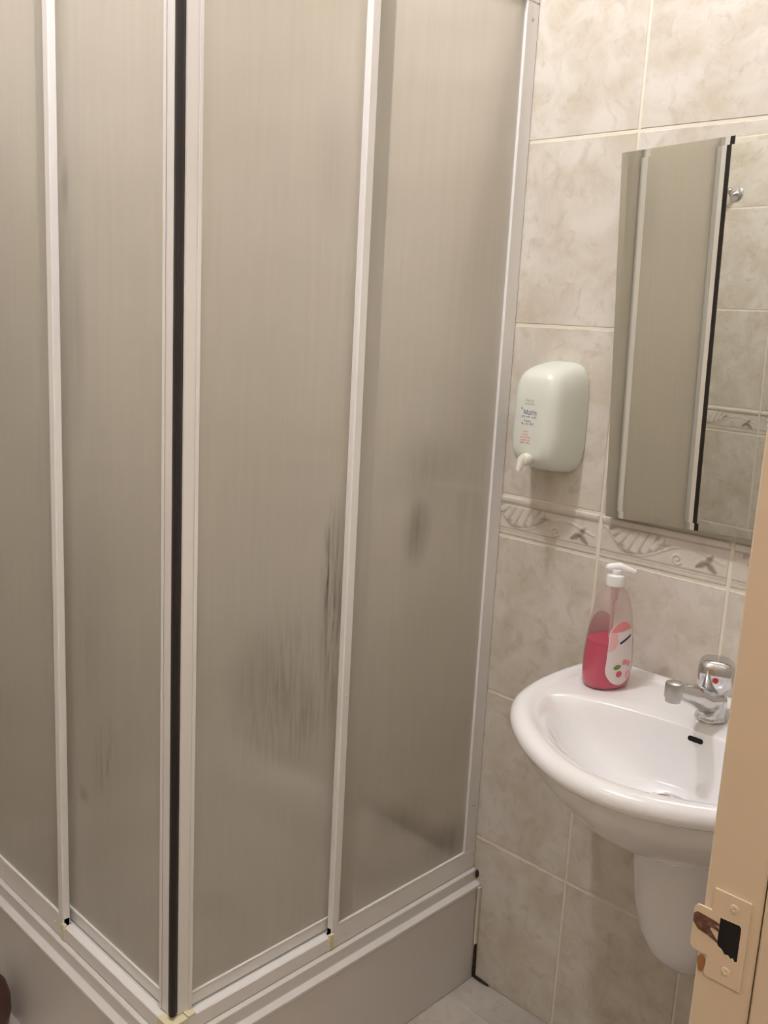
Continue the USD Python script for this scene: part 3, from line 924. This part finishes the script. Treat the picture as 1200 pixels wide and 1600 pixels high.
def slot_strip(hx, hz, zc, lift_):
    """A stadium-shaped skin on the bowl's steep back wall, centred at height zc."""
    jb = int(np.argmin(np.abs(np.linspace(0, 2 * PI, NS, endpoint=False) - PI / 2)))
    prof_z = np.array([r[jb, 2] for r in rings[-12:]])
    prof_y = np.array([r[jb, 1] for r in rings[-12:]])
    t = np.linspace(0, 2 * PI, 28, endpoint=False)
    pts = [(0, 0)] + [((hx - hz) * np.sign(round(math.cos(q), 6)) + hz * math.cos(q), hz * math.sin(q)) for q in t]
    v = np.array([(SX + .003 + a, np.interp(zc + b, prof_z[::-1], prof_y[::-1]) - lift_, zc + b) for a, b in pts])
    v2 = v + [0, .0018, 0]
    n = len(t)
    f = []
    for j in range(n):
        k = (j + 1) % n
        f += [[0, 1 + j, 1 + k], [n + 1, n + 2 + k, n + 2 + j], [1 + j, n + 2 + j, n + 2 + k], [1 + j, n + 2 + k, 1 + k]]
    return trimesh.Trimesh(np.vstack([v, v2]), f, process=False)


obj('overflow_slot', slot_strip(.0125, .0040, .7965, .0008), DARK, basin, label='dark overflow slot')
zd = bowl_z(SX, -.238)
dr = obj('drain_ring', lathe([(.019, .0005), (.021, .0035), (.029, .0030), (.033, .0005), (.033, -.001), (.019, -.001)], (SX, -.238, zd + .0005), n=36), CHROME, basin, smooth=40, label='chrome drain ring')
obj('drain_hole', lathe([(0, 0), (.020, 0), (.020, .0006), (0, .0006)], (SX, -.238, zd + .0008), n=24), DARK, dr)

# ------------------------------------------------------------------ tap
TX, TY = 0.527, -0.112
TZ = bowl_z(TX, TY)
tap = thing('basin_tap', (TX, TY, TZ), label='chrome basin tap with a rounded knob and a red dot, standing on the washbasin', cat='tap')


def hull_chain(pts, seg=22):
    """Union of hulls of successive spheres (x, y, z, r)."""
    out = m3.Manifold()
    S = [m3.Manifold.sphere(r, seg).translate((x, y, zz)) for x, y, zz, r in pts]
    for a, b in zip(S[:-1], S[1:]):
        out = out + m3.Manifold.batch_hull([a, b])
    return out


def to_tri(man):
    m = man.to_mesh()
    return trimesh.Trimesh(m.vert_properties[:, :3], m.tri_verts, process=True)


base = m3.Manifold.cylinder(.006, .0255, .0245, 40).translate((TX, TY, TZ)) + m3.Manifold.cylinder(.034, .0240, .0215, 40).translate((TX, TY, TZ + .005))
spout = hull_chain([(TX, TY + .002, TZ + .030, .0205), (TX, TY - .034, TZ + .040, .0190), (TX, TY - .075, TZ + .060, .0160), (TX - .004, TY - .124, TZ + .078, .0125)], 28)
bodym = to_tri((base + spout - m3.Manifold.cube((.2, .2, .05), True).translate((TX, TY, TZ - .0249))).refine_to_length(.006))
trimesh.smoothing.filter_taubin(bodym, iterations=12)
tb = obj('body', bodym, CHROME, tap, smooth=55)
ox, oy, oz = TX - .005, TY - .129, TZ + .077
obj('outlet', lathe([(0, -.015), (.0115, -.015), (.0118, -.009), (.0135, -.008), (.0138, .010), (.0125, .0145), (.009, .016), (0, .0165)], (ox, oy, oz), n=32), STEEL, tap, smooth=35)
kn = []
for dz, rx in ((.036, .0160), (.042, .0172), (.050, .0190), (.058, .0235), (.066, .0270), (.080, .0282), (.092, .0275), (.099, .0250), (.103, .0200), (.1045, .0120)):
    t = np.linspace(0, 2 * PI, 56, endpoint=False)
    p = 2.0 if dz < .055 else 3.0
    k = (np.abs(np.cos(t)) ** p + np.abs(np.sin(t)) ** p) ** (-1 / p)
    t2 = t + math.radians(24)
    kn.append(np.column_stack([TX + rx * k * np.cos(t2), TY + rx * k * np.sin(t2), np.full(56, TZ + dz - .003)]))
knob = obj('knob', loft(kn, True, True), CHROME, tap, smooth=45)
obj('red_dot', lathe([(0, .0012), (.0040, .0008), (.0046, 0), (.0046, -.001), (0, -.001)], (TX + .0283 * math.sin(math.radians(24)), TY - .0283 * math.cos(math.radians(24)), TZ + .074), (math.sin(math.radians(24)), -math.cos(math.radians(24)), .05), 24), RED, knob, label='red dot')

# ------------------------------------------------------------------ pump bottle of pink soap
BX, BY = 0.336, -0.116
BZ = bowl_z(BX, BY) + .0012
bot = thing('soap_bottle', (BX, BY, BZ), label='clear pump bottle half full of pink liquid soap on the washbasin ledge', cat='soap bottle')
YAW = math.radians(-15)                       # the label faces the doorway


def bring(a, b, zz, yaw=YAW, p=2.2, n=64):
    t = np.linspace(0, 2 * PI, n, endpoint=False)
    k = (np.abs(np.cos(t)) ** p + np.abs(np.sin(t)) ** p) ** (-1 / p)
    X, Y = b * k * np.cos(t), a * k * np.sin(t)      # narrow half-axis b towards the label, wide a across
    return np.column_stack([BX + X * math.cos(yaw) - Y * math.sin(yaw), BY + X * math.sin(yaw) + Y * math.cos(yaw), np.full(n, BZ + zz)])


BP = [(0.000, .038, .028), (.002, .0405, .0300), (.008, .0440, .0335), (.020, .0455, .0350), (.050, .0455, .0350), (.085, .0425, .0335), (.115, .0385, .0305), (.135, .0350, .0275), (.153, .0300, .0240), (.165, .0235, .0200), (.172, .0165, .0155), (.177, .0135, .0135), (.185, .0130, .0130)]


def axes(zz):
    q = np.array(BP)
    return np.interp(zz, q[:, 0], q[:, 1]), np.interp(zz, q[:, 0], q[:, 2])


shell = loft([bring(a, b, zz) for zz, a, b in BP], True, False)
obj('bottle', shell, CLEAR, bot, smooth=60, label='clear plastic bottle')
LQ = .083
lev = [.0012, .003, .008, .020, .035, .050, .065, LQ]
obj('liquid', loft([bring(axes(q)[0] - .0011, axes(q)[1] - .0011, q) for q in lev], True, True), LIQUID, bot, smooth=50, label='pink liquid soap')


def label_patch(poly, mat, name, lift_, label=None, parent=bot, back=False):
    """A patch on the label side: poly in (s across, z), wrapped onto the bottle."""
    n1, n2 = 21, 41
    s0, z0, s1, z1 = poly.bounds
    g = []
    tri = trimesh.creation.triangulate_polygon(poly.segmentize(.0022), engine='earcut')
    v2, f = tri
    import shapely
    # refine so that it follows the curve
    mm = trimesh.Trimesh(np.column_stack([v2, np.zeros(len(v2))]), f, process=True)
    for _ in range(6):
        if mm.edges_unique_length.max() < .0045:
            break
        mm = mm.subdivide_to_size(.0045, max_iter=12)
    vv = mm.vertices
    out = []
    for s, zz in vv[:, :2]:
        a, b = axes(zz)
        a, b = a + lift_, b + lift_
        sn = np.clip(s / a, -.98, .98)
        X = b * (1 - abs(sn) ** 2.2) ** (1 / 2.2)
        out.append((BX + X * math.cos(YAW) - s * math.sin(YAW), BY + X * math.sin(YAW) + s * math.cos(YAW), BZ + zz))
    m = trimesh.Trimesh(out, mm.faces, process=False)
    if back:
        m.vertices = np.column_stack([2 * BX - m.vertices[:, 0], 2 * BY - m.vertices[:, 1], m.vertices[:, 2]])
    if (m.face_normals.mean(0) @ np.array([math.cos(YAW), math.sin(YAW), 0])) < 0:
        m.faces = m.faces[:, ::-1]
    return obj(name, m, mat, parent, smooth=True, label=label)


def ell(cx, cz, rx, rz, n=36, rot=0.0):
    t = np.linspace(0, 2 * PI, n, endpoint=False)
    c, s = math.cos(rot), math.sin(rot)
    return Polygon([(cx + rx * math.cos(q) * c - rz * math.sin(q) * s, cz + rx * math.cos(q) * s + rz * math.sin(q) * c) for q in t])


LC, LR = -.003, .0285
lab_poly = unary_union([ell(LC, .040, LR, .030), ell(LC, .092, LR * .88, .030), Polygon([(LC - LR, .040), (LC + LR, .040), (LC + LR * .88, .092), (LC - LR * .88, .092)])])
lp = label_patch(lab_poly, LABEL_WHITE, 'label', .0006, 'white and pink oval label with a navy bar and roses')
label_patch(lab_poly, LABEL_WHITE, 'label', .0006, 'pale back label seen through the bottle', back=True)
top_pink = lab_poly.buffer(-.0012).intersection(Polygon([(-.05, .098), (.05, .112), (.05, .13), (-.05, .13)]))
label_patch(top_pink, LABEL_PINK, 'pink_band', .0009, parent=lp)
side_pink = lab_poly.buffer(-.0012).intersection(Polygon([(-.05, .108), (-.014, .101), (-.012, .088), (-.018, .074), (-.05, .060)]))
label_patch(side_pink, LABEL_BLUSH, 'pink_band', .0009, parent=lp)
label_patch(Polygon([(-.010, .0855), (-.008, .0820), (.017, .0935), (.0165, .0975)]), LABEL_NAVY, 'navy_bar', .0009, parent=lp)
label_patch(ell(-.011, .0425, .0075, .0042, rot=.25), LABEL_GREEN, 'leaf', .0009, parent=lp)
label_patch(ell(-.0065, .0300, .0062, .0058), LABEL_ROSE, 'rose', .0009, parent=lp)
label_patch(ell(.0045, .0500, .0060, .0050), LABEL_PINK, 'rose', .0009, parent=lp)
label_patch(ell(.0145, .0460, .0050, .0055), LABEL_PINK, 'rose', .0009, parent=lp)
label_patch(ell(.0150, .0270, .0070, .0085), LABEL_BLUSH, 'rose', .0009, parent=lp)
pz = BZ + .176
obj('pump_collar', lathe([(0, 0), (.0150, 0), (.0158, .003), (.0158, .015), (.0148, .018), (.0105, .0195), (0, .0195)], (BX, BY, pz), n=36), PUMP, bot, smooth=40)
hz = pz + .0140
hd_ = (math.cos(math.radians(38)), math.sin(math.radians(38)))       # spout points right, along the wall
head = to_tri((hull_chain([(BX - hd_[0] * .012, BY - hd_[1] * .012, hz + .0165, .0065), (BX + hd_[0] * .004, BY + hd_[1] * .004, hz + .0185, .0075), (BX + hd_[0] * .030, BY + hd_[1] * .030, hz + .0120, .0040)], 24)
                + m3.Manifold.cylinder(.014, .0075, .0095, 32).translate((BX, BY, hz))).refine_to_length(.004))
trimesh.smoothing.filter_taubin(head, iterations=6)
obj('pump_head', head, PUMP, bot, smooth=55)
obj('dip_tube', cat(cyl((BX, BY, BZ + LQ + .0008), (BX, BY, pz - .026), .0032, n=16), cyl((BX, BY, pz - .026), (BX, BY, pz - .001), .0062, .0075, n=20)), plain('tube_plastic', (0.66, 0.45, 0.46), 0.4), bot, smooth=40)

# ------------------------------------------------------------------ robe hook on the opposite wall, seen in the mirror
hook = thing('robe_hook', (-.527, YF, 1.800), label='small round chrome hook on the tiled wall seen in the mirror', cat='hook')
obj('plate', lathe([(0, 0), (.024, 0), (.024, .004), (.020, .008), (0, .010)], (-.527, YF + .0002, 1.795), (0, 1, 0)), CHROME, hook, smooth=40)
obj('peg', to_tri(hull_chain([(-.527, YF + .008, 1.795, .008), (-.527, YF + .034, 1.788, .007), (-.527, YF + .046, 1.802, .010)], 24)), CHROME, hook, smooth=50)

# ------------------------------------------------------------------ dark container at the foot of the tray, cut by the left edge of the picture
POT_X, POT_Y = -.520, -.852
pot = thing('floor_container', (POT_X, POT_Y, 0), label='dark maroon rounded container on the floor at the far end of the shower tray', cat='container')
obj('body', lathe([(0, 0), (.036, 0), (.044, .012), (.050, .045), (.049, .075), (.042, .102), (.032, .117), (.026, .120), (0, .122)], (POT_X, POT_Y, .0008)), MAROON, pot, smooth=60)
obj('collar', lathe([(0, 0), (.026, 0), (.026, .012), (.020, .018), (0, .018)], (POT_X, POT_Y, .1210)), MAROON, pot, smooth=40)
obj('handle', cat(cyl((POT_X, POT_Y, .138), (POT_X, POT_Y, .34), .008), trimesh.creation.icosphere(3, .012).apply_translation((POT_X, POT_Y, .342))), MAROON, pot, smooth=40)


# ------------------------------------------------------------------ lamps
def lamp(name, pos, power, color, radius, label):
    t = thing(name, pos, label=label, cat='ceiling lamp')
    obj('holder', lathe([(0, 0), (.05, 0), (.05, -.02), (.022, -.03), (.022, -(H - pos[2]) + radius + .012), (0, -(H - pos[2]) + radius + .012)][::-1], (pos[0], pos[1], H - .0005)), PUMP, t, smooth=40)
    L = UsdLux.SphereLight.Define(stage, str(t.GetPath()) + '/bulb')
    L.CreateRadiusAttr(radius)
    L.CreateIntensityAttr(power / (4 * PI * PI * radius * radius))
    L.CreateColorAttr(Gf.Vec3f(*color))
    return t


lamp('bathroom_lamp', LAMP_POS, LAMP_POWER, LAMP_COLOR, .035, 'bare bulb on the bathroom ceiling above the shower corner')
lamp('hall_lamp', HALL_POS, HALL_POWER, HALL_COLOR, .06, 'warm bulb on the hall ceiling outside the door')
